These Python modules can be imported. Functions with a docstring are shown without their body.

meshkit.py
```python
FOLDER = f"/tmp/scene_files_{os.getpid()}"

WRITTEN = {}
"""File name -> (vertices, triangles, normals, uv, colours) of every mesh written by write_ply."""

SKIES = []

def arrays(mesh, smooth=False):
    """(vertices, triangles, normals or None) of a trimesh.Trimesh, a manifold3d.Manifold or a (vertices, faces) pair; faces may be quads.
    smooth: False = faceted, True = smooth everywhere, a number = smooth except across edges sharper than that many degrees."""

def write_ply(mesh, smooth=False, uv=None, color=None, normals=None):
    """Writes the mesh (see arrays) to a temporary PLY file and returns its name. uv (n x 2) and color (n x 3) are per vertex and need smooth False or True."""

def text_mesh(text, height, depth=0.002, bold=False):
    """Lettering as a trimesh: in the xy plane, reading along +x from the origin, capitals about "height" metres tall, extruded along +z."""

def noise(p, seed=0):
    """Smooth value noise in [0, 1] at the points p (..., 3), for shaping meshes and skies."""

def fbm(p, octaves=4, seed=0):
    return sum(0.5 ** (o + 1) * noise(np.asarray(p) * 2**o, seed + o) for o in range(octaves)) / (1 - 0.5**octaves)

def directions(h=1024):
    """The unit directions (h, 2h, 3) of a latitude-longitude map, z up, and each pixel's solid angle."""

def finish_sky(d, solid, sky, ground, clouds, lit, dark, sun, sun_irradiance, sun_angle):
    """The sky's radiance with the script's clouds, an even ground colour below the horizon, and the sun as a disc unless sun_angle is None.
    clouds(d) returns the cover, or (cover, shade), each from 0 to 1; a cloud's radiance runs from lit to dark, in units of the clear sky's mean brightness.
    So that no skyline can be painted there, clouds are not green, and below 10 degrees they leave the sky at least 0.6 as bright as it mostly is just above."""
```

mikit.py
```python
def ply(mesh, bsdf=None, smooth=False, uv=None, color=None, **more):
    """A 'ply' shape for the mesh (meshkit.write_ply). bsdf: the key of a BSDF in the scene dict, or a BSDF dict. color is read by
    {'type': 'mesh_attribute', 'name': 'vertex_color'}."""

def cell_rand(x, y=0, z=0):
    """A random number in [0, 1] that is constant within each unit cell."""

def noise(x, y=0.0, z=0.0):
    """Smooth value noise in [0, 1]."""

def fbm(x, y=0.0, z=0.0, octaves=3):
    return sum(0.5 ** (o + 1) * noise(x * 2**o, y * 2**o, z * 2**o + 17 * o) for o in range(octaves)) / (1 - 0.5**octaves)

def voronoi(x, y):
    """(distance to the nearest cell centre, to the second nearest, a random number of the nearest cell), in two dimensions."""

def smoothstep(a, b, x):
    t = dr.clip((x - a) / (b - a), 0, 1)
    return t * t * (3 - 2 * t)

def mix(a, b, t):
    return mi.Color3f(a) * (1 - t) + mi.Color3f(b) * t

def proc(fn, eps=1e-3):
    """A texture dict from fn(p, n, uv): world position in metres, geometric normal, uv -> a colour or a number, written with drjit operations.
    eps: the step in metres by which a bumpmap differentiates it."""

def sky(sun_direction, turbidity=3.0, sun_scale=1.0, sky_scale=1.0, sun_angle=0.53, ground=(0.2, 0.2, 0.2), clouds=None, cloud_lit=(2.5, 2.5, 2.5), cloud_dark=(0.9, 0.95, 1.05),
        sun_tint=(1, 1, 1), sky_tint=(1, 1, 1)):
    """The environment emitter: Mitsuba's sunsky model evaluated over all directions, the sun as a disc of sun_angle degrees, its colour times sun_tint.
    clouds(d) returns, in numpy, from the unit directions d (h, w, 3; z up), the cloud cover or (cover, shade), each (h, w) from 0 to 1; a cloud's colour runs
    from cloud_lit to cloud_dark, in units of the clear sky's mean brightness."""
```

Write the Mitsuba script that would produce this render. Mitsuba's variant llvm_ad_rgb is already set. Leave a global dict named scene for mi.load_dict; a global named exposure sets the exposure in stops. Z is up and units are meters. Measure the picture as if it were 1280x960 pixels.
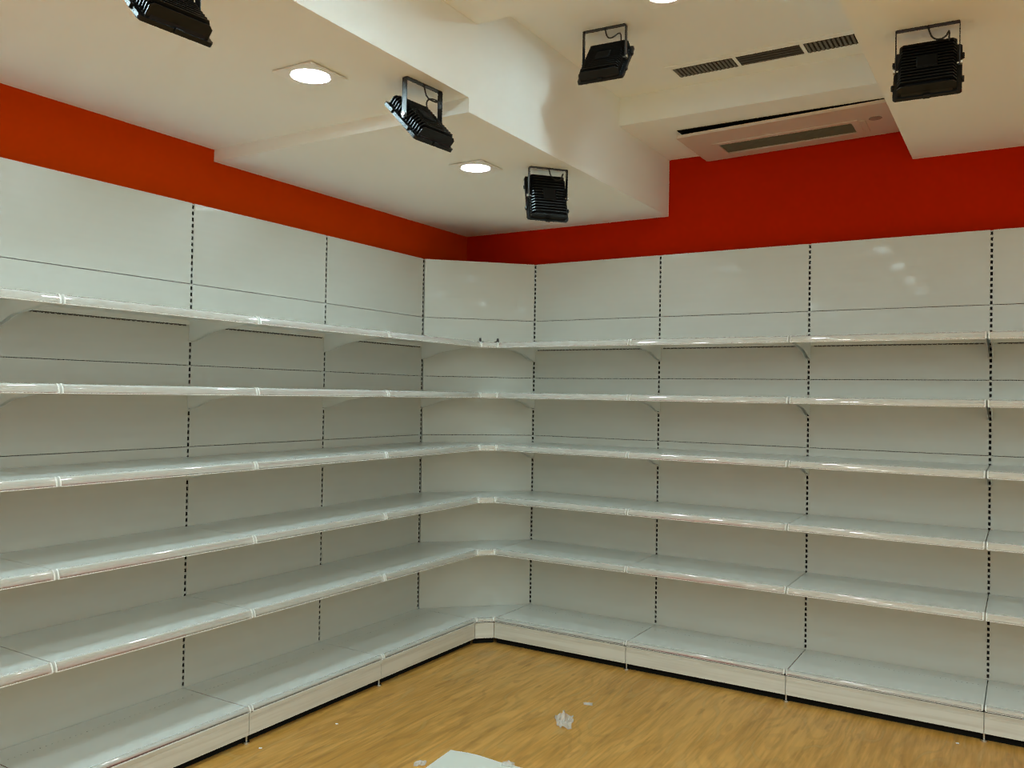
import math, random
import numpy as np, trimesh, drjit as dr, mitsuba as mi, mikit
from shapely.geometry import Polygon, Point, box as sbox
from mikit import proc, noise, fbm, smoothstep, mix

T = mi.ScalarTransform4f
scene, labels = {}, {}
rng = np.random.default_rng(7)

# ------------------------------------------------------------------ camera, lamps, exposure
FOCAL = 1050.7                                   # pixels at 1280 wide
YAW, PITCH, ROLL = -0.5488, 0.0129, 0.0164
EYE = np.array([3.5058, -5.1146, 1.625])
right0 = np.array([math.cos(YAW), -math.sin(YAW), 0.0])
fwd = np.array([math.sin(YAW) * math.cos(PITCH), math.cos(YAW) * math.cos(PITCH), math.sin(PITCH)])
up0 = np.cross(right0, fwd)
UP = -math.sin(ROLL) * right0 + math.cos(ROLL) * up0
scene['camera'] = {'type': 'perspective', 'fov': math.degrees(2 * math.atan(640 / FOCAL)), 'fov_axis': 'x', 'near_clip': 0.02, 'far_clip': 100.0,
                   'to_world': T().look_at(origin=EYE.tolist(), target=(EYE + fwd).tolist(), up=UP.tolist())}
exposure = 0.99
LAMP = [49.5, 68.5, 72.0]                        # radiance of the downlight diffusers

# ------------------------------------------------------------------ sizes (metres)
D, CD, W = 0.4695, 0.5576, 0.9295                # shelf depth, corner set-back, bay width
H, DECK, PLT, PLB = 2.544, 0.165, 0.141, 0.040   # top of the back panels, deck, plinth top and bottom
PH = 0.4                                         # back panel height
SHELF_Z = [1.966, 1.637, 1.295, 0.955, 0.616]    # tops of the five shelves
WB = 0.10                                        # wall behind the panels
ROOM_X, ROOM_Y = 7.6, -8.6
Z_TOP, Z_DROP, Z_CROSS, Z_SIDE, Z_BULK, Z_BULK2 = 3.34, 3.18, 3.20, 2.995, 2.81, 2.872
X_BULK, X_SIDE = 1.50, 2.95

# ------------------------------------------------------------------ materials
def rgb(*v): return {'type': 'rgb', 'value': list(v)}
def plastic(c, alpha=0.1, ior=1.49): return {'type': 'twosided', 'b': {'type': 'roughplastic', 'diffuse_reflectance': c if isinstance(c, dict) else rgb(*c), 'alpha': alpha, 'int_ior': ior, 'nonlinear': False}}
def matte(c): return {'type': 'twosided', 'b': {'type': 'diffuse', 'reflectance': c if isinstance(c, dict) else rgb(*c)}}
def metal(c, alpha=0.25): return {'type': 'twosided', 'b': {'type': 'roughconductor', 'material': 'none', 'specular_reflectance': rgb(*c), 'alpha': alpha}}

def ceiling_fn(p, n, uv):
    f = fbm(p.x * 1.3, p.y * 1.3, p.z * 1.3, octaves=3)
    return mi.Color3f(0.875, 0.897, 0.88) * (0.97 + 0.05 * f)
def red_fn(p, n, uv):
    f = fbm(p.x * 2.0, p.y * 2.0, p.z * 2.0, octaves=3)
    return mi.Color3f(0.52, 0.019, 0.0025) * (0.94 + 0.12 * f)
def red_lit_fn(p, n, uv):  # same red paint; the left wall's warmer look under light put into colour
    f = fbm(p.x * 2.0, p.y * 2.0, p.z * 2.0, octaves=3)
    return mi.Color3f(0.60, 0.050, 0.003) * (0.94 + 0.12 * f)
def panel_fn(p, n, uv):
    f = fbm((p.x + p.y) * 3.0, (p.x - p.y) * 3.0, p.z * 55.0, octaves=3)
    g = fbm((p.x + p.y) * 2.0, (p.x - p.y) * 2.0, p.z * 3.0, octaves=2)
    return mix((0.572, 0.577, 0.525), (0.605, 0.61, 0.56), f * 0.5 + g * 0.5)
def shelf_fn(p, n, uv):
    g = fbm(p.x * 5.0, p.y * 5.0, p.z * 4.0, octaves=2)
    return mix((0.72, 0.745, 0.72), (0.75, 0.775, 0.755), g)
def plinth_fn(p, n, uv):
    f = fbm((p.x - p.y) * 2.2, p.z * 60.0, 3.0, octaves=4)
    return mix((0.61, 0.59, 0.52), (0.695, 0.69, 0.63), smoothstep(0.25, 0.7, f))
def floor_fn(p, n, uv):
    # oak-printed vinyl: grain along y, cathedral arches where the contour lines bend
    x, y = p.x, p.y
    warp = fbm(x * 3.0, y * 0.9, 1.0, octaves=3)
    warp2 = fbm(x * 9.0, y * 3.0, 5.0, octaves=2)
    cont = x * 11.0 + warp * 8.0 + warp2 * 2.0
    ring = 0.5 + 0.5 * dr.sin(cont * 6.2832)
    fine = fbm(x * 120.0, y * 9.0, 2.0, octaves=3)
    mid = fbm(x * 22.0, y * 4.0, 7.0, octaves=3)
    big = fbm(x * 3.0, y * 1.2, 9.0, octaves=2)
    c = mix((0.56, 0.275, 0.055), (0.74, 0.40, 0.105), smoothstep(0.28, 0.72, 0.4 * mid + 0.3 * fine + 0.3 * big))
    c = c * (1.0 - 0.09 * smoothstep(0.55, 1.0, ring)) * (0.90 + 0.2 * fbm(x * 60.0, y * 3.0, 12.0, octaves=2))
    pale = smoothstep(0.80, 1.0, ring) * smoothstep(0.55, 0.68, fbm(x * 9.0 + 31.0, y * 6.0, 4.0, octaves=2))
    c = mix(c, (0.74, 0.50, 0.20), 0.2 * pale)
    knot = smoothstep(0.66, 0.80, fbm(x * 26.0 + 11.0, y * 7.0, 6.0, octaves=3))
    c = mix(c, (0.36, 0.16, 0.04), 0.3 * knot)
    return c
scene['mat_ceiling'] = matte(proc(ceiling_fn))
scene['mat_wall_red'] = matte(proc(red_fn))
scene['mat_wall_red_lit'] = matte(proc(red_lit_fn))
scene['mat_wall_plain'] = matte((0.80, 0.78, 0.72))
scene['mat_floor'] = plastic(proc(floor_fn), 0.22)
scene['mat_panel_base'] = plastic(proc(panel_fn), 0.11)
scene['mat_panel'] = {'type': 'blendbsdf', 'weight': 0.13, 'a': {'type': 'ref', 'id': 'mat_panel_base'}, 'b': plastic(proc(panel_fn), 0.003)}
scene['mat_shelf'] = plastic(proc(shelf_fn), 0.09)
scene['mat_plinth'] = plastic(proc(plinth_fn), 0.13)
scene['mat_steel'] = plastic((0.60, 0.605, 0.565), 0.1)
scene['mat_hollow_shade'] = matte((0.012, 0.012, 0.011))  # near-black standing in for shade in gaps and hollows
scene['mat_rear_shade'] = matte((0.10, 0.10, 0.092))
scene['mat_hole'] = matte((0.16, 0.165, 0.155))
scene['mat_cap'] = plastic((0.84, 0.85, 0.83), 0.05)
scene['mat_strip'] = {'type': 'blendbsdf', 'weight': 0.08, 'a': {'type': 'thindielectric', 'int_ior': 2.3}, 'b': plastic((0.82, 0.83, 0.82), 0.06)}
scene['mat_strip_edge'] = plastic((0.80, 0.81, 0.78), 0.05)
scene['mat_black_plastic'] = plastic((0.012, 0.012, 0.012), 0.2)
scene['mat_black_metal'] = plastic((0.006, 0.0065, 0.007), 0.2, 1.36)
scene['mat_black_box'] = plastic((0.004, 0.004, 0.004), 0.5, 1.25)
scene['mat_black_bracket'] = plastic((0.018, 0.018, 0.02), 0.2)
scene['mat_bolt'] = metal((0.7, 0.7, 0.68), 0.2)
scene['mat_zinc'] = metal((0.55, 0.56, 0.55), 0.3)
scene['mat_lens'] = plastic((0.30, 0.31, 0.30), 0.03)
scene['mat_lamp_frame'] = plastic((0.90, 0.91, 0.90), 0.12)
scene['mat_diffuser'] = matte((0.8, 0.8, 0.8))
scene['mat_ac'] = plastic((0.70, 0.60, 0.52), 0.16)
scene['mat_ac_mesh'] = matte((0.165, 0.155, 0.115))
scene['mat_ac_badge'] = plastic((0.36, 0.29, 0.24), 0.2)
scene['mat_vent_slat'] = plastic((0.15, 0.14, 0.115), 0.3)
scene['mat_vent_slat_dark'] = plastic((0.075, 0.062, 0.048), 0.3)
scene['mat_vent_dark'] = matte((0.050, 0.043, 0.034))
scene['mat_vent_frame'] = plastic((0.78, 0.74, 0.66), 0.25)
scene['mat_sheet'] = plastic((0.88, 0.91, 0.84), 0.3)
scene['mat_scrap'] = {'type': 'blendbsdf', 'weight': 0.5, 'a': {'type': 'thindielectric', 'int_ior': 1.5}, 'b': plastic((0.8, 0.79, 0.76), 0.08)}
scene['mat_paper'] = matte((0.85, 0.85, 0.82))

# ------------------------------------------------------------------ helpers
def key(name):
    if name not in scene and name not in labels and not any(k.startswith(name + '__') for k in scene): return name
    i = 1
    while True:
        k = f'{name}_{i:03d}'
        if k not in scene and k not in labels and not any(q.startswith(k + '__') for q in scene): return k
        i += 1
def put(name, ply, m=None, parent=None):
    k = key((parent + '__' if parent else '') + name)
    scene[k] = dict(ply) if m is None else {**ply, 'to_world': m}
    return k
def tag(k, label=None, cat=None, group=None, kind=None):
    d = labels.setdefault(k, {})
    for n, v in (('label', label), ('category', cat), ('group', group), ('kind', kind)):
        if v: d[n] = v
    return k
def thing(name, label, cat, group=None):
    k = key(name); tag(k, label, cat, group); return k
def bx(x0, x1, y0, y1, z0, z1):
    b = trimesh.creation.box((x1 - x0, y1 - y0, z1 - z0)); b.apply_translation(((x0 + x1) / 2, (y0 + y1) / 2, (z0 + z1) / 2)); return b
def cbx(x0, x1, y0, y1, z0, z1, c=0.001):
    """a box with chamfered edges"""
    pts = []
    for sx in (0, 1):
        for sy in (0, 1):
            for sz in (0, 1):
                p = np.array([(x0, x1)[sx], (y0, y1)[sy], (z0, z1)[sz]], float)
                s = np.array([1 - 2 * sx, 1 - 2 * sy, 1 - 2 * sz]) * c
                for k in range(3):
                    q = p + s; q[k] = p[k]; pts.append(q)
    return trimesh.convex.convex_hull(np.array(pts))
def extr_x(poly, x0, x1):
    """extrude a (y, z) outline along x"""
    g = poly if isinstance(poly, Polygon) else Polygon(poly)
    m = trimesh.creation.extrude_polygon(g, x1 - x0, engine='earcut')
    v = m.vertices.copy(); m.vertices = np.stack([v[:, 2] + x0, v[:, 0], v[:, 1]], 1)
    m.fix_normals(); return m
def extr_z(poly, z0, z1):
    g = poly if isinstance(poly, Polygon) else Polygon(poly)
    m = trimesh.creation.extrude_polygon(g, z1 - z0, engine='earcut'); m.apply_translation((0, 0, z0)); return m
def cat(*ms): return trimesh.util.concatenate(list(ms))
def tube(path, r, n=8):
    path = np.asarray(path, float); rings = []
    t = np.gradient(path, axis=0); t /= np.linalg.norm(t, axis=1, keepdims=True)
    ref = np.array([0.3, 0.2, 0.93]); a = np.cross(t, ref); a /= np.linalg.norm(a, axis=1, keepdims=True); b = np.cross(t, a)
    ang = np.arange(n) * 2 * np.pi / n
    for p, u, w in zip(path, a, b): rings.append(p + r * (np.cos(ang)[:, None] * u + np.sin(ang)[:, None] * w))
    v = np.vstack(rings + [path[:1], path[-1:]]); f = []
    for i in range(len(path) - 1):
        for j in range(n):
            a0, a1, b0, b1 = i * n + j, i * n + (j + 1) % n, (i + 1) * n + j, (i + 1) * n + (j + 1) % n
            f += [[a0, a1, b0], [a1, b1, b0]]
    c0, c1 = len(v) - 2, len(v) - 1; e = (len(path) - 1) * n
    for j in range(n): f += [[c0, (j + 1) % n, j], [c1, e + j, e + (j + 1) % n]]
    m = trimesh.Trimesh(v, np.array(f), process=False); m.fix_normals(); return m
def spline(pts, n=24):
    from scipy.interpolate import CubicSpline
    p = np.asarray(pts, float); s = np.r_[0, np.cumsum(np.linalg.norm(np.diff(p, axis=0), axis=1))]
    return CubicSpline(s, p)(np.linspace(0, s[-1], n))
def cyl(r, p0, p1, n=24):
    return trimesh.creation.cylinder(radius=r, segment=(p0, p1), sections=n)
def P(mesh, mat, smooth=False): return mikit.ply(mesh, mat, smooth=smooth)

# ------------------------------------------------------------------ the setting
def struct(k, mesh, mat):
    scene[k] = P(mesh, mat); tag(k, kind='structure'); return k
struct('floor', bx(-WB, ROOM_X, ROOM_Y, WB, -0.05, 0.0), 'mat_floor')
struct('wall_left', bx(-WB - 0.1, -WB, ROOM_Y, WB + 0.1, 0, Z_TOP), 'mat_wall_red_lit')
struct('wall_back', bx(-WB, ROOM_X, WB, WB + 0.1, 0, Z_TOP), 'mat_wall_red')
struct('wall_right', bx(ROOM_X, ROOM_X + 0.1, ROOM_Y, WB + 0.1, 0, Z_TOP), 'mat_wall_plain')
struct('wall_front', bx(-WB - 0.1, ROOM_X + 0.1, ROOM_Y - 0.1, ROOM_Y, 0, Z_TOP), 'mat_wall_plain')
struct('ceiling', bx(-WB - 0.1, ROOM_X + 0.1, ROOM_Y - 0.1, WB + 0.1, Z_TOP, Z_TOP + 0.1), 'mat_ceiling')
# soffits hung under the upper ceiling
put('bulkhead', P(extr_x([(ROOM_Y, Z_BULK2), (-2.22, Z_BULK2), (-2.22, Z_BULK), (WB, Z_BULK), (WB, Z_TOP), (ROOM_Y, Z_TOP)], -WB, X_BULK), 'mat_ceiling'), parent='ceiling')
put('cassette_soffit', P(bx(X_BULK, X_SIDE, -0.70, WB, Z_DROP, Z_TOP), 'mat_ceiling'), parent='ceiling')
put('crossbeam', P(bx(X_BULK, X_SIDE, ROOM_Y, -2.165, Z_CROSS, Z_TOP), 'mat_ceiling'), parent='ceiling')
put('side_soffit', P(bx(X_SIDE, ROOM_X, ROOM_Y, WB, Z_SIDE, Z_TOP), 'mat_ceiling'), parent='ceiling')

# ------------------------------------------------------------------ shelving: shared pieces
# bay frame: x from left to right as seen from the room, y into the wall, z up; panels' faces at y = 0
def lip_profile(depth, lip=0.030, back=0.024, t=0.0014):
    r = 0.007; a = np.linspace(0, np.pi / 2, 6)
    out = [(-0.004, -back), (-0.004, 0.0)] + [(-depth + r - r * math.sin(s), -r + r * math.cos(s)) for s in a] + [(-depth, -lip), (-depth + 0.016, -lip)]
    ri = r - t
    inn = [(-depth + 0.016, -lip + t), (-depth + t, -lip + t)] + [(-depth + r - ri * math.sin(s), -r + ri * math.cos(s)) for s in a[::-1]] + [(-0.004 - t, -t), (-0.004 - t, -back)]
    return Polygon(out + inn)
def strip_profile(depth, k=1.0):
    """a bowed ticket strip: rounded at the shelf's top edge, then nearly flat, ending below the lip"""
    n = 24; s_ = (np.arange(n) + 0.5) / n * 0.041
    a = np.radians(np.interp(s_, [0, 0.013, 0.041], [62, 30, 3])); ds = 0.041 / n
    y = -depth + 0.0006 - np.r_[0, np.cumsum(np.sin(a) * ds)]; z = 0.0018 - np.r_[0, np.cumsum(np.cos(a) * ds)] * k
    return np.stack([y, z], 1)[::2]
def strip_mesh(depth, x0, x1, k=1.0):
    from scipy.interpolate import CubicSpline
    p = strip_profile(depth, k); s = np.r_[0, np.cumsum(np.linalg.norm(np.diff(p, axis=0), axis=1))]
    q = CubicSpline(s, p)(np.linspace(0, s[-1], 17)); n = len(q)
    v = np.vstack([np.c_[np.full(n, x0), q], np.c_[np.full(n, x1), q]])
    f = []
    for i in range(n - 1): f += [[i, i + 1, n + i], [i + 1, n + i + 1, n + i]]
    return trimesh.Trimesh(v, np.array(f), process=False), q[-1]
def cap_mesh(depth, x, k=1.0):
    p = strip_profile(depth, k)
    out = Polygon(np.vstack([p + [-0.0012, 0.0012], [(-depth + 0.001, -0.036 * k), (-depth + 0.012, -0.004 * k)]])).buffer(0.0008)
    return extr_x(out, x - 0.0022, x + 0.0022)
def bracket_mesh(depth, x, tall=0.105):
    pol = [(-0.001, -0.0016), (-depth + 0.035, -0.0016), (-depth + 0.030, -0.017), (-depth + 0.06, -0.026), (-0.16, -0.060), (-0.05, tall * -0.93), (-0.012, -tall), (-0.001, -tall)]
    return extr_x(pol, x - 0.0012, x + 0.0012)
def panel_ply(w, z0, z1): return P(cbx(0.0072, w - 0.0072, 0.0, 0.018, z0 + 0.0013, z1 - 0.0013, 0.0012), 'mat_panel')
PANEL_Z = [(max(H - PH * (i + 1), 0.10), H - PH * i) for i in range(6)]
SLOT_PITCH, SLOT_H, SLOT_W = 0.0308, 0.0185, 0.0115
def upright_meshes(y=0.0025):
    """face of the upright pierced with a column of slots, and the tube behind it"""
    z0, z1 = 0.055, H - 0.004
    ms = [bx(-0.0070, -SLOT_W / 2, y, y + 0.0018, z0, z1), bx(SLOT_W / 2, 0.0070, y, y + 0.0018, z0, z1)]
    z = z1 - 0.006; zs = [z1]
    while z - SLOT_H > z0 + 0.01:
        ms.append(bx(-SLOT_W / 2, SLOT_W / 2, y, y + 0.0018, z, zs[-1])); zs.append(z - SLOT_H); z -= SLOT_PITCH
    ms.append(bx(-SLOT_W / 2, SLOT_W / 2, y, y + 0.0018, z0, zs[-1]))
    tubem = [bx(-0.0070, -0.0062, y, 0.022, z0, z1), bx(0.0062, 0.0070, y, 0.022, z0, z1), bx(-0.03, 0.03, 0.022, 0.07, z0, z1)]
    shade_core = bx(-0.0061, 0.0061, y + 0.0025, 0.0215, z0, z1)  # black filler that paints the unlit inside of the tube
    return cat(*ms, *tubem), shade_core
up_m, shade_m = upright_meshes()
UPRIGHT, SLOT_SHADE = P(up_m, 'mat_steel'), P(shade_m, 'mat_hollow_shade')

BAY = {}
for i, (a, b) in enumerate(PANEL_Z): BAY['panel', i] = panel_ply(W, a, b)
sh = extr_x(lip_profile(D), 0.0022, W - 0.0022)
BAY['seam_shade'] = P(bx(0.0075, W - 0.0075, 0.0188, 0.0205, 0.11, H - 0.01), 'mat_hollow_shade')  # black sheet added so the panel seams look shaded
def rear_shade_mesh(x0, x1): return cat(bx(x0, x1, -0.0058, -0.0040, -0.0275, -0.0235), *[bx(x, x + 0.017, -0.0058, -0.0040, -0.0305, -0.0275) for x in np.arange(x0, x1 - 0.016, 0.025)])
BAY['rear_gap'] = P(rear_shade_mesh(0.03, W - 0.03), 'mat_rear_shade')  # dark toothed strip painting the shadow gap and slots behind the shelf
BAY['shelf'] = P(sh, 'mat_shelf', 35)
sm, tail = strip_mesh(D, 0.006, W - 0.006)
BAY['strip'] = P(sm, 'mat_strip', True)
BAY['strip_edge'] = P(tube([(x, tail[0], tail[1]) for x in np.linspace(0.006, W - 0.006, 3)], 0.0016, 8), 'mat_strip_edge', True)
BAY['cap0'], BAY['cap1'] = P(cap_mesh(D, 0.0075), 'mat_cap', 30), P(cap_mesh(D, W - 0.0075), 'mat_cap', 30)
BAY['bracket0'], BAY['bracket1'] = P(bracket_mesh(D, 0.010), 'mat_shelf'), P(bracket_mesh(D, W - 0.010), 'mat_shelf')
BAY['deck'] = P(extr_x(lip_profile(D, lip=0.013), 0.0022, W - 0.0022), 'mat_shelf', 35)
KB = 0.70; DSTRIP = DECK + 0.0095      # the base strip stands a little proud of the deck
sm, tail = strip_mesh(D, 0.006, W - 0.006, KB)
BAY['dstrip'] = P(sm, 'mat_strip', True)
BAY['dstrip_edge'] = P(tube([(x, tail[0], tail[1]) for x in np.linspace(0.006, W - 0.006, 3)], 0.0013, 8), 'mat_strip_edge', True)
BAY['dcap0'], BAY['dcap1'] = P(cap_mesh(D, 0.0075, KB), 'mat_cap', 30), P(cap_mesh(D, W - 0.0075, KB), 'mat_cap', 30)
def plinth_mesh(x0, x1, depth):
    pr = [(-depth, PLB), (-depth, PLT - 0.022), (-depth + 0.0015, PLT - 0.021), (-depth + 0.0015, PLT - 0.018), (-depth, PLT - 0.017), (-depth, PLT - 0.002), (-depth + 0.002, PLT),
          (-depth + 0.016, PLT), (-depth + 0.016, PLB)]
    return extr_x(pr, x0, x1)
BAY['plinth'] = P(plinth_mesh(0.0018, W - 0.0018, D), 'mat_plinth')
BAY['under_shade'] = P(bx(0.001, W - 0.001, -D + 0.035, -D + 0.041, 0.0, 0.052), 'mat_hollow_shade')  # black board in place of the shade under the plinth
BAY['gap_shade'] = P(bx(0.001, W - 0.001, -D + 0.003, -D + 0.007, PLT - 0.003, DECK - 0.010), 'mat_hollow_shade')  # black strip painting the shadow line between deck and plinth
BAY['holes'] = P(cat(*[trimesh.creation.cylinder(radius=0.0022, height=0.0004, sections=8, transform=trimesh.transformations.translation_matrix((x, -0.115, 0.0002))) for x in np.arange(0.04, W - 0.03, 0.025)]), 'mat_hole')
def leg_mesh(): return cbx(-0.018, 0.018, -D + 0.03, 0.066, 0.054, 0.138, 0.002)
def foot_mesh(y): return cat(cyl(0.0055, (0, y, 0.008), (0, y, 0.056), 12), cyl(0.016, (0, y, 0.0), (0, y, 0.008), 16))
BAY['leg'] = P(leg_mesh(), 'mat_steel')
BAY['foot0'], BAY['foot1'] = P(foot_mesh(-D + 0.017), 'mat_zinc', 30), P(foot_mesh(0.03), 'mat_zinc', 30)

def up(m, z): return m @ T().translate([0, 0, z])
def make_bay(run, k, label):
    b = thing('shelving_bay', label, 'shelving', 'white shelving bays along the two walls')
    if run == 'R': m = T().translate([CD + k * W, 0, 0]); post = W
    else: m = T().translate([0, -(CD + (k + 1) * W), 0]).rotate([0, 0, 1], 90); post = 0.0
    for i in range(6):
        tilt = float(rng.normal(0, 0.10)); z = sum(PANEL_Z[i]) / 2
        put('back_panel', BAY['panel', i], m @ T().translate([0, 0, z]).rotate([1, 0, 0], tilt).translate([0, 0, -z]), b)
    put('seam_shade', BAY['seam_shade'], m, b)
    u = put('upright', UPRIGHT, m @ T().translate([post, 0, 0]), b); put('slot_shade', SLOT_SHADE, m @ T().translate([post, 0, 0]), u); tag(u + '__slot_shade', 'slots of the upright, inner shade painted black')
    for z in SHELF_Z:
        s = put('shelf', BAY['shelf'], up(m, z), b)
        tag(put('price_strip', BAY['strip'], up(m, z), s), 'clear plastic price strip')
        put('strip_edge', BAY['strip_edge'], up(m, z), s)
        tag(put('rear_shade', BAY['rear_gap'], up(m, z), s), 'shadow gap and slots behind the shelf, painted dark')
        for c in ('cap0', 'cap1'): put('end_cap', BAY[c], up(m, z), s)
        for c in ('bracket0', 'bracket1'): put('bracket', BAY[c], up(m, z), s)
    s = put('base_shelf', BAY['deck'], up(m, DECK), b)
    tag(put('price_strip', BAY['dstrip'], up(m, DSTRIP), s), 'clear plastic price strip')
    put('strip_edge', BAY['dstrip_edge'], up(m, DSTRIP), s)
    for c in ('dcap0', 'dcap1'): put('end_cap', BAY[c], up(m, DSTRIP), s)
    tag(put('hole_row', BAY['holes'], up(m, DECK), s), 'row of small punched holes', kind='stuff')
    tag(put('plinth', BAY['plinth'], m, b), 'cream wood-grained kick plate')
    put('kick_shade', BAY['under_shade'], m, b); put('plinth_gap_shade', BAY['gap_shade'], m, b)
    put('base_leg', BAY['leg'], m @ T().translate([post, 0, 0]), b)
    for c in ('foot0', 'foot1'): put('levelling_foot', BAY[c], m @ T().translate([post, 0, 0]), b)
    return b

left_names = ['white shelving bay on the left wall, next to the slanted corner unit', 'white shelving bay on the left wall, second from the corner unit',
              'white shelving bay on the left wall, third from the corner unit', 'white shelving bay at the left edge of the photo, only its shelf ends showing']
right_names = ['white shelving bay on the right wall, next to the slanted corner unit', 'white shelving bay on the right wall, second from the corner unit',
               'white shelving bay on the right wall, third from the corner unit', 'white shelving bay cut off by the right edge of the photo']
for k in range(4): make_bay('L', k, left_names[k])
for k in range(4): make_bay('R', k, right_names[k])

# corner unit: a slanted back between the two runs
CW = CD * math.sqrt(2); F0 = D / math.sqrt(2); F1 = CW - F0; CDP = F0
mc = T().translate([0, -CD, 0]).rotate([0, 0, 1], 45)
cu = thing('corner_shelving_unit', 'white corner shelving unit with a slanted back joining the two runs of shelves', 'shelving')
for i, (a, b) in enumerate(PANEL_Z): put('back_panel', P(cbx(0.008, CW - 0.008, 0.0, 0.018, a + 0.0013, b - 0.0013, 0.0012), 'mat_panel'), mc, cu)
put('seam_shade', P(bx(0.02, CW - 0.02, 0.0188, 0.0205, 0.11, H - 0.01), 'mat_hollow_shade'), mc, cu)
for x, ang in ((0.0, 22.5), (CW, -22.5)):
    mm = mc @ T().translate([x, 0.0015, 0]).rotate([0, 0, 1], ang)
    u = put('upright', UPRIGHT, mm, cu); tag(put('slot_shade', SLOT_SHADE, mm, u), 'slots of the upright, inner shade painted black')
    put('base_leg', P(cbx(-0.018, 0.018, -D + 0.05, 0.06, 0.054, 0.138, 0.002), 'mat_steel'), mm, cu)
    put('levelling_foot', BAY['foot0'], mm, cu); put('levelling_foot', BAY['foot1'], mm, cu)
g = 0.003
plan = Polygon([(0.010, -0.004), (F0 + 0.0012, -CDP + 0.006), (F0 + 0.0012, -CDP), (F1 - 0.0012, -CDP), (F1 - 0.0012, -CDP + 0.006), (CW - 0.010, -0.004)])
def corner_shelf(lip):
    prof = lip_profile(CDP, lip=lip)
    front = extr_x(prof, F0 + 0.0015, F1 - 0.0015)
    wing = lambda pts: extr_z(pts, -0.0014, 0.0)
    l = wing([(0.008, -0.004), (F0 + 0.0015, -CDP + 0.004), (F0 + 0.0015, -0.004)]); r = wing([(F1 - 0.0015, -0.004), (F1 - 0.0015, -CDP + 0.004), (CW - 0.008, -0.004)])
    return cat(front, l, r)
CS, CSB = P(corner_shelf(0.030), 'mat_shelf', 35), P(corner_shelf(0.013), 'mat_shelf', 35)
def cstrip(k):
    s_, t_ = strip_mesh(CDP, F0 + 0.008, F1 - 0.008, k)
    return P(s_, 'mat_strip', True), P(tube([(x, t_[0], t_[1]) for x in (F0 + 0.008, (F0 + F1) / 2, F1 - 0.008)], 0.0016, 8), 'mat_strip_edge', True), [P(cap_mesh(CDP, x, k), 'mat_cap', 30) for x in (F0 + 0.009, F1 - 0.009)]
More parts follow.
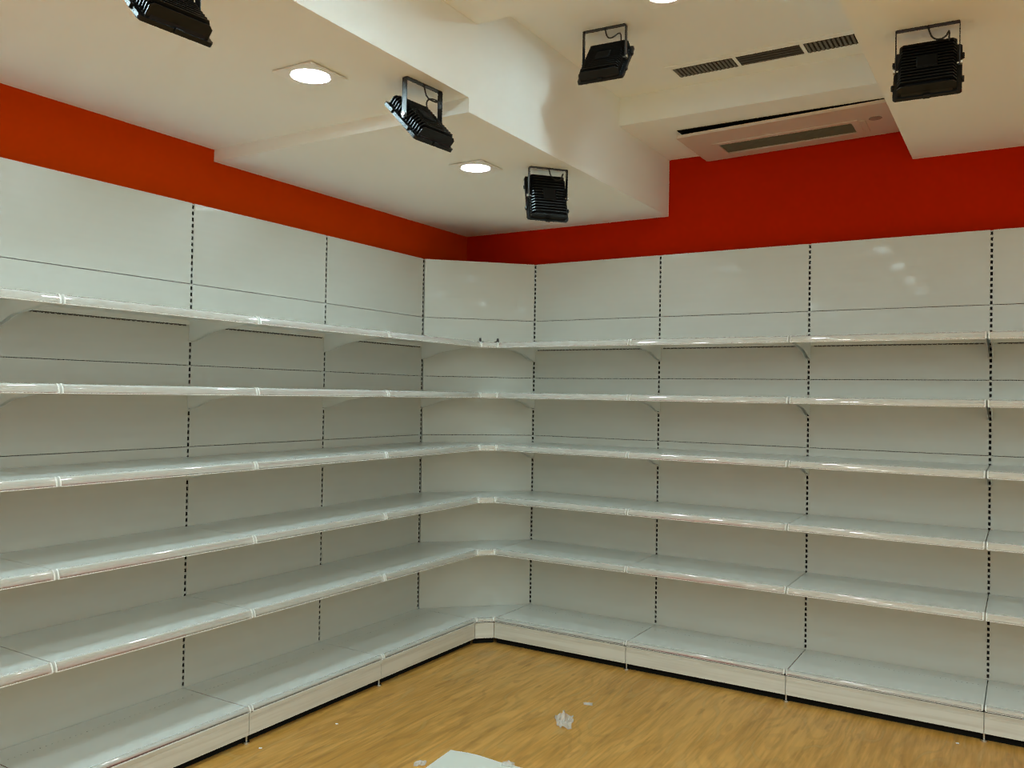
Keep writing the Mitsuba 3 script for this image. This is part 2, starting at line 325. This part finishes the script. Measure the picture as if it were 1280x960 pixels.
cs1, cs2 = cstrip(1.0), cstrip(KB)
for j, z in enumerate(SHELF_Z):
    s = put('shelf', CS, up(mc, z), cu)
    tag(put('price_strip', cs1[0], up(mc, z), s), 'short clear price strip'); put('strip_edge', cs1[1], up(mc, z), s)
    for c in cs1[2]: put('end_cap', c, up(mc, z), s)
    if j == 0:
        for x, sg in ((F0 + 0.004, 1), (F1 - 0.004, -1)):
            wedge = extr_x([(-CDP + 0.040, 0.001), (-CDP - 0.002, 0.001), (-CDP - 0.002, 0.007), (-CDP + 0.008, 0.026), (-CDP + 0.016, 0.024)], x - 0.006, x + 0.006)
            foot = cbx(min(x, x + sg * 0.022), max(x, x + sg * 0.022), -CDP + 0.002, -CDP + 0.014, 0.001, 0.006, 0.001)
            tag(put('clip', P(cat(wedge, foot), 'mat_black_plastic'), up(mc, z), s), 'small black plastic clip')
    for sg, x in ((1, 0.0), (-1, CW)):
        a = -45 if sg > 0 else 45
        mm = up(mc, z) @ T().translate([x, 0, 0]).rotate([0, 0, 1], a + (90 if sg > 0 else -90)).translate([0.012 * sg, 0, 0])
        put('bracket', P(bracket_mesh(D, 0.0), 'mat_shelf'), mm, s)
s = put('base_shelf', CSB, up(mc, DECK), cu)
tag(put('price_strip', cs2[0], up(mc, DSTRIP), s), 'short clear price strip'); put('strip_edge', cs2[1], up(mc, DSTRIP), s)
for c in cs2[2]: put('end_cap', c, up(mc, DSTRIP), s)
put('kick_shade', P(bx(F0 - 0.006, F1 + 0.006, -CDP + 0.035, -CDP + 0.041, 0.0, 0.052), 'mat_hollow_shade'), mc, cu)
put('plinth_gap_shade', P(bx(F0 + 0.001, F1 - 0.001, -CDP + 0.005, -CDP + 0.009, PLT - 0.003, DECK - 0.014), 'mat_hollow_shade'), mc, cu)
tag(put('plinth', P(plinth_mesh(F0 + 0.001, F1 - 0.001, CDP), 'mat_plinth'), mc, cu), 'short cream kick plate')

# ------------------------------------------------------------------ downlights
S = 0.1025; RD = 0.074
frame_poly = sbox(-S, -S, S, S).difference(Point(0, 0).buffer(RD + 0.004, 32))
ring = Point(0, 0).buffer(RD + 0.010, 32).difference(Point(0, 0).buffer(RD + 0.004, 32))
FRAME = P(cat(extr_z(frame_poly, -0.010, -0.0045), extr_z(ring, -0.0045, 0.0)), 'mat_lamp_frame')
a_ = np.arange(48) * 2 * np.pi / 48
disc = trimesh.Trimesh(np.vstack([np.c_[np.cos(a_) * RD, np.sin(a_) * RD, np.zeros(48) - 0.006], [[0, 0, -0.006]]]), np.array([[48, (i + 1) % 48, i] for i in range(48)]), process=False)
DISC = P(disc, 'mat_diffuser')
def downlight(x, y, z, label, group=None, power=1.0):
    t = thing('downlight', label, 'ceiling lamp', group)
    m = T().translate([x, y, z])
    tag(put('frame', FRAME, m, t), 'square white frame')
    k = put('diffuser', DISC, m, t); scene[k]['emitter'] = {'type': 'area', 'radiance': rgb(*[power * c for c in LAMP])}; tag(k, 'round glowing white diffuser')
downlight(1.100, -2.735, Z_BULK2, 'lit square downlight in the ceiling left of the black floodlights, larger of the two')
downlight(1.055, -1.505, Z_BULK, 'lit square downlight between the two left floodlights, near the red wall corner')
downlight(2.190, -1.775, Z_TOP, 'lit downlight cut off by the top edge of the photo, above the linear vent', power=0.68)
for x, y, z in [(1.10, y, Z_BULK2) for y in (-3.97, -5.20, -6.45, -7.70)] + [(2.22, y, Z_CROSS) for y in (-3.05, -4.30, -5.55, -6.80, -8.05)] + \
        [(x, y, Z_SIDE) for x in (3.62, 4.75, 5.88, 7.0) for y in (-2.66, -3.97, -5.28, -6.60, -7.90)]:  # unseen grid: some spots read from reflections, the rest added for frontal fill
    downlight(x, y, z, 'unseen square downlight of a grid partly read from glints, partly added as fill', 'unseen downlights, partly added as fill')

# ------------------------------------------------------------------ floodlights
FW, FH, RW = 0.192, 0.245, 0.226
def rounded(w, h, r): return sbox(-w / 2 + r, -h / 2 + r, w / 2 - r, h / 2 - r).buffer(r, 6)
def extr_y(poly, y0, y1):
    m = trimesh.creation.extrude_polygon(poly, y1 - y0, engine='earcut'); v = m.vertices.copy()
    m.vertices = np.stack([v[:, 0], v[:, 2] + y0, v[:, 1]], 1); m.fix_normals(); return m
RIM = P(extr_y(rounded(RW, FH, 0.012).difference(rounded(RW - 0.036, FH - 0.036, 0.006)), 0.020, 0.034), 'mat_black_metal')
LENS = P(extr_y(rounded(RW - 0.034, FH - 0.034, 0.006), 0.022, 0.030), 'mat_lens')
core = trimesh.convex.convex_hull(np.vstack([[(sx * (FW / 2 - 0.010), 0.021, sz * (FH / 2 - 0.006)) for sx in (-1, 1) for sz in (-1, 1)], [(sx * (FW / 2 - 0.024), -0.018, sz * (FH / 2 - 0.020)) for sx in (-1, 1) for sz in (-1, 1)]]))
box_back = cbx(-0.035, 0.035, -0.034, -0.012, -0.03, 0.03, 0.003)
CORE, BOX = P(core, 'mat_black_metal'), P(box_back, 'mat_black_box')
FINS = []
NF = 15
for i in range(NF):
    z = -FH / 2 + 0.012 + i * (FH - 0.024) / (NF - 1)
    dep = -0.030 if 1 <= i <= NF - 2 else -0.022
    out = Polygon([(-FW / 2, 0.021), (-FW / 2, -0.012), (-FW / 2 + 0.012, dep), (FW / 2 - 0.012, dep), (FW / 2, -0.012), (FW / 2, 0.021)])
    FINS.append(P(extr_z(out, z - 0.0021, z + 0.0021), 'mat_black_metal'))
LUGS = [P(cbx(x0, x1, 0.014, 0.032, z0, z1, 0.002), 'mat_black_metal') for x0, x1, z0, z1 in
        ((-0.012, 0.012, -FH / 2 - 0.007, -FH / 2 + 0.004), (-RW / 2 - 0.007, -RW / 2 + 0.003, 0.052, 0.070), (-RW / 2 - 0.007, -RW / 2 + 0.003, -0.070, -0.052),
         (RW / 2 - 0.003, RW / 2 + 0.007, 0.052, 0.070), (RW / 2 - 0.003, RW / 2 + 0.007, -0.070, -0.052))]
BW, ARM = 0.213, 0.150
BOLTS = [P(cat(cyl(0.009, (s * (BW / 2 + 0.001), 0, 0), (s * (BW / 2 + 0.007), 0, 0), 6), cyl(0.004, (s * (FW / 2 - 0.01), 0, 0), (s * (BW / 2 + 0.001), 0, 0), 12)), 'mat_bolt') for s in (-1, 1)]
ub = Polygon([(-BW / 2, -0.012), (-BW / 2, ARM - 0.004), (-BW / 2 + 0.004, ARM), (BW / 2 - 0.004, ARM), (BW / 2, ARM - 0.004), (BW / 2, -0.012), (BW / 2 - 0.0035, -0.012), (BW / 2 - 0.0035, ARM - 0.0035), (-BW / 2 + 0.0035, ARM - 0.0035), (-BW / 2 + 0.0035, -0.012)])
BRACKET = P(extr_y(ub, -0.012, 0.012), 'mat_black_bracket')
def floodlight(x, y, z, yaw, tilt, label, cable):
    """z: the ceiling it hangs from; yaw: the way the bracket's right arm points, degrees; tilt: front downwards"""
    t = thing('floodlight', label, 'floodlight', 'black floodlights hung from the ceiling')
    m = T().translate([x, y, z - ARM]).rotate([0, 0, 1], yaw); b = m @ T().rotate([1, 0, 0], -tilt)
    tag(put('bracket', BRACKET, m, t), 'black U-shaped bracket')
    h = put('housing', CORE, b, t)
    for f in FINS: put('fin', f, b, h)
    put('junction_box', BOX, b, h)
    r = put('rim', RIM, b, t)
    for f in LUGS: put('lug', f, b, r)
    tag(put('lens', LENS, b, t), 'glass front')
    for f in BOLTS: tag(put('bolt', f, m, t), 'silver bolt')
    # cable from the bracket's middle to the back of the housing
    Rt = np.array([[1, 0, 0], [0, math.cos(-math.radians(tilt)), -math.sin(-math.radians(tilt))], [0, math.sin(-math.radians(tilt)), math.cos(-math.radians(tilt))]])
    end = Rt @ np.array([cable[-1][0], -0.030, FH / 2 - 0.035]); pre = Rt @ np.array([cable[-1][0], -0.062, FH / 2 - 0.02])
    pts = [(0.0, 0.0, ARM + 0.0), (0.004, -0.004, ARM - 0.012)] + [tuple(p) for p in cable[:-1]] + [tuple(pre), tuple(end)]
    put('cable', P(tube(spline(pts, 40), 0.0032, 8), 'mat_black_plastic', True), m, t)
cab = [(0.02, -0.01, ARM - 0.05), (0.055, -0.03, ARM - 0.062), (0.07, 0, 0)]
floodlight(1.42, -2.43, Z_BULK2, 85, 45, 'black floodlight in front of the ceiling step, tilted steeply beside the lit downlight', cab)
floodlight(1.37, -1.295, Z_BULK, 49, 16, 'black floodlight nearest the red corner, below the white bulkhead edge', cab)
floodlight(1.82, -1.58, Z_TOP, 4, 38, 'black floodlight left of the linear ceiling vent', cab)
floodlight(3.19, -1.73, Z_SIDE, 3, 30, 'black floodlight at the right, beside the ceiling cassette', cab)
floodlight(1.42, -3.62, Z_BULK2, 85, 45, 'black floodlight cut off by the top edge at the upper left', cab)

# ------------------------------------------------------------------ linear vent
v = thing('ceiling_vent', 'long slim ceiling vent in three dark sections between the floodlights', 'vent')
x0, x1, y0, y1 = 1.918, 2.810, -0.966, -0.840
secs = [(1.918, 2.231), (2.248, 2.560), (2.577, 2.810)]
fp = sbox(x0 - 0.035, y0 - 0.040, x1 + 0.035, y1 + 0.035)
for a, b in secs: fp = fp.difference(sbox(a, y0, b, y1))
put('frame', P(extr_z(fp, Z_TOP - 0.004, Z_TOP), 'mat_ceiling'), None, v)
for i, (a, b) in enumerate(secs):
    k = put('grille', P(bx(a, b, y0, y1, Z_TOP - 0.0012, Z_TOP - 0.0002), 'mat_vent_dark'), None, v)
    if i == 1:
        for yy in np.linspace(y0 + 0.018, y1 - 0.018, 4): put('slat', P(cbx(a + 0.002, b - 0.002, yy - 0.005, yy + 0.005, Z_TOP - 0.005, Z_TOP - 0.001, 0.0008), 'mat_vent_slat_dark'), None, k)
    else:
        n = 15 if i == 0 else 11
        for xx in np.linspace(a + 0.012, b - 0.012, n): put('slat', P(cbx(xx - 0.0055, xx + 0.0055, y0 + 0.003, y1 - 0.003, Z_TOP - 0.006, Z_TOP - 0.001, 0.0008), 'mat_vent_slat'), None, k)

# ------------------------------------------------------------------ air-conditioning cassette
ac = thing('ceiling_cassette', 'beige air-conditioning cassette in the ceiling above the red wall', 'air conditioner')
ax0, ax1, ay0, ay1 = 1.757, 2.93, -0.470, 0.088
ma = T().translate([ax1, 0, Z_DROP]).translate([0, ay1, 0]).rotate([0, 1, 0], -1.25).rotate([1, 0, 0], 0.3).translate([-ax1, -ay1, -Z_DROP])
outer = sbox(ax0, ay0, ax1, ay1).buffer(-0.012).buffer(0.012, 4); hole = sbox(1.930, -0.222, 2.675, -0.024)
fr = cat(extr_z(outer.difference(hole), Z_DROP - 0.020, Z_DROP - 0.003), extr_z(sbox(1.895, -0.255, 2.71, 0.002).difference(hole), Z_DROP - 0.024, Z_DROP - 0.020))
put('frame', P(fr, 'mat_ac'), ma, ac)
k = put('intake_grille', P(bx(1.930, 2.675, -0.222, -0.024, Z_DROP - 0.016, Z_DROP - 0.011), 'mat_ac_mesh'), ma, ac); tag(k, 'dark intake mesh')
for yy in np.linspace(-0.205, -0.04, 8): put('bar', P(cbx(1.932, 2.673, yy - 0.003, yy + 0.003, Z_DROP - 0.019, Z_DROP - 0.015, 0.0006), 'mat_ac_mesh'), ma, k)
tag(put('badge', P(trimesh.creation.cylinder(radius=0.034, height=0.004, sections=32, transform=trimesh.transformations.translation_matrix((2.800, -0.235, Z_DROP - 0.0205))), 'mat_ac_badge', 30), ma, ac), 'round dark sensor')
put('hinge_block', P(cbx(2.722, 2.745, -0.235, -0.02, Z_DROP - 0.027, Z_DROP - 0.019, 0.002), 'mat_ac'), ma, ac)
put('housing', P(bx(ax0 + 0.004, ax1, ay0 + 0.004, ay1 - 0.03, Z_DROP - 0.0022, Z_DROP + 0.04), 'mat_hollow_shade'), None, ac)  # black housing stretched forward to paint the gap over the plate dark

# ------------------------------------------------------------------ things lying on the floor
nx, ny = 20, 16
gx, gy = np.meshgrid(np.linspace(0, 0.62, nx), np.linspace(0, -0.5, ny), indexing='ij')
rr = 0.02
bump = 0.004 * np.exp(-((gx - 0.12) ** 2) / 0.01 - (gy ** 2) / 0.004)
top = np.stack([gx, gy + 0.010 * np.exp(-((gx - 0.12) / 0.09) ** 2) * np.exp(gy / 0.03), 0.0045 + bump], -1).reshape(-1, 3); bot = top.copy(); bot[:, 2] -= 0.003
def grid_faces(nx, ny, o=0, flip=False):
    f = []
    for i in range(nx - 1):
        for j in range(ny - 1):
            a, b, c, d = o + i * ny + j, o + (i + 1) * ny + j, o + (i + 1) * ny + j + 1, o + i * ny + j + 1
            f += [[a, c, b], [a, d, c]] if not flip else [[a, b, c], [a, c, d]]
    return f
def slab(top, bot, nx, ny):
    n = nx * ny; f = grid_faces(nx, ny) + grid_faces(nx, ny, n, True)
    edge = [i * ny for i in range(nx)] + [(nx - 1) * ny + j for j in range(1, ny)] + [i * ny + ny - 1 for i in range(nx - 2, -1, -1)] + [j for j in range(ny - 2, 0, -1)]
    for a, b in zip(edge, edge[1:] + edge[:1]): f += [[a, b, n + a], [b, n + b, n + a]]
    m = trimesh.Trimesh(np.vstack([top, bot]), np.array(f), process=False); m.fix_normals(); return m
k = thing('cardboard_sheet', 'pale greenish white sheet lying on the wood floor at the bottom edge', 'sheet')
scene[k] = {**P(slab(top, bot, nx, ny), 'mat_sheet'), 'to_world': T().translate([1.285, -1.966, 0]).rotate([0, 0, 1], 4.0)}

def scrap(sx, sy, h, seed, n=14):
    import meshkit
    gx, gy = np.meshgrid(np.linspace(-1, 1, n), np.linspace(-1, 1, n), indexing='ij')
    p = np.stack([gx * 3.1, gy * 3.1, gx * 0], -1)
    wob = meshkit.fbm(p + seed, 3, seed); r = 0.65 + 0.6 * meshkit.fbm(np.stack([np.arctan2(gy, gx), gx * 0, gx * 0], -1) * 1.3 + seed, 2, seed + 3)
    X = gx * sx * r + 0.25 * sx * (meshkit.noise(p * 1.7 + 9, seed) - 0.5); Y = gy * sy * r + 0.25 * sy * (meshkit.noise(p * 1.7 + 4, seed + 1) - 0.5)
    Z = 0.001 + h * np.clip(wob * 3.4 - 1.1, 0, 1) * np.clip(1.25 - np.hypot(gx, gy), 0.08, 1)
    return trimesh.Trimesh(np.stack([X, Y, Z], -1).reshape(-1, 3), np.array(grid_faces(n, n)), process=False)
for x, y, sx, sy, h, sd, lab in ((1.557, -1.385, 0.040, 0.075, 0.055, 3, 'crumpled clear plastic scrap in the middle of the wood floor'),
                                 (1.545, -1.090, 0.024, 0.018, 0.010, 5, 'tiny clear plastic scrap on the floor toward the corner'),
                                 (1.250, -2.140, 0.026, 0.030, 0.014, 8, 'small clear plastic scrap left of the pale sheet'),
                                 (1.585, -1.950, 0.030, 0.022, 0.016, 11, 'small clear plastic scrap against the right end of the pale sheet')):
    k = thing('plastic_scrap', lab, 'plastic scrap')
    zz = 0.007 if sd == 11 else 0.0
    scene[k] = {**P(scrap(sx, sy, h, sd), 'mat_scrap', True), 'to_world': T().translate([x, y, zz]).rotate([0, 0, 1], 25)}
for (x, y), lab in zip(((3.24, -0.56), (0.64, -2.02), (0.55, -2.42)), ('white paper speck on the floor by the right plinth', 'white paper speck on the floor near the left plinth', 'white paper speck nearest the camera by the left plinth')):
    k = thing('paper_speck', lab, 'paper scrap')
    scene[k] = {**P(cbx(-0.007, 0.007, -0.005, 0.005, 0.0, 0.003, 0.001), 'mat_paper'), 'to_world': T().translate([x, y, 0]).rotate([0, 0, 1], 33)}
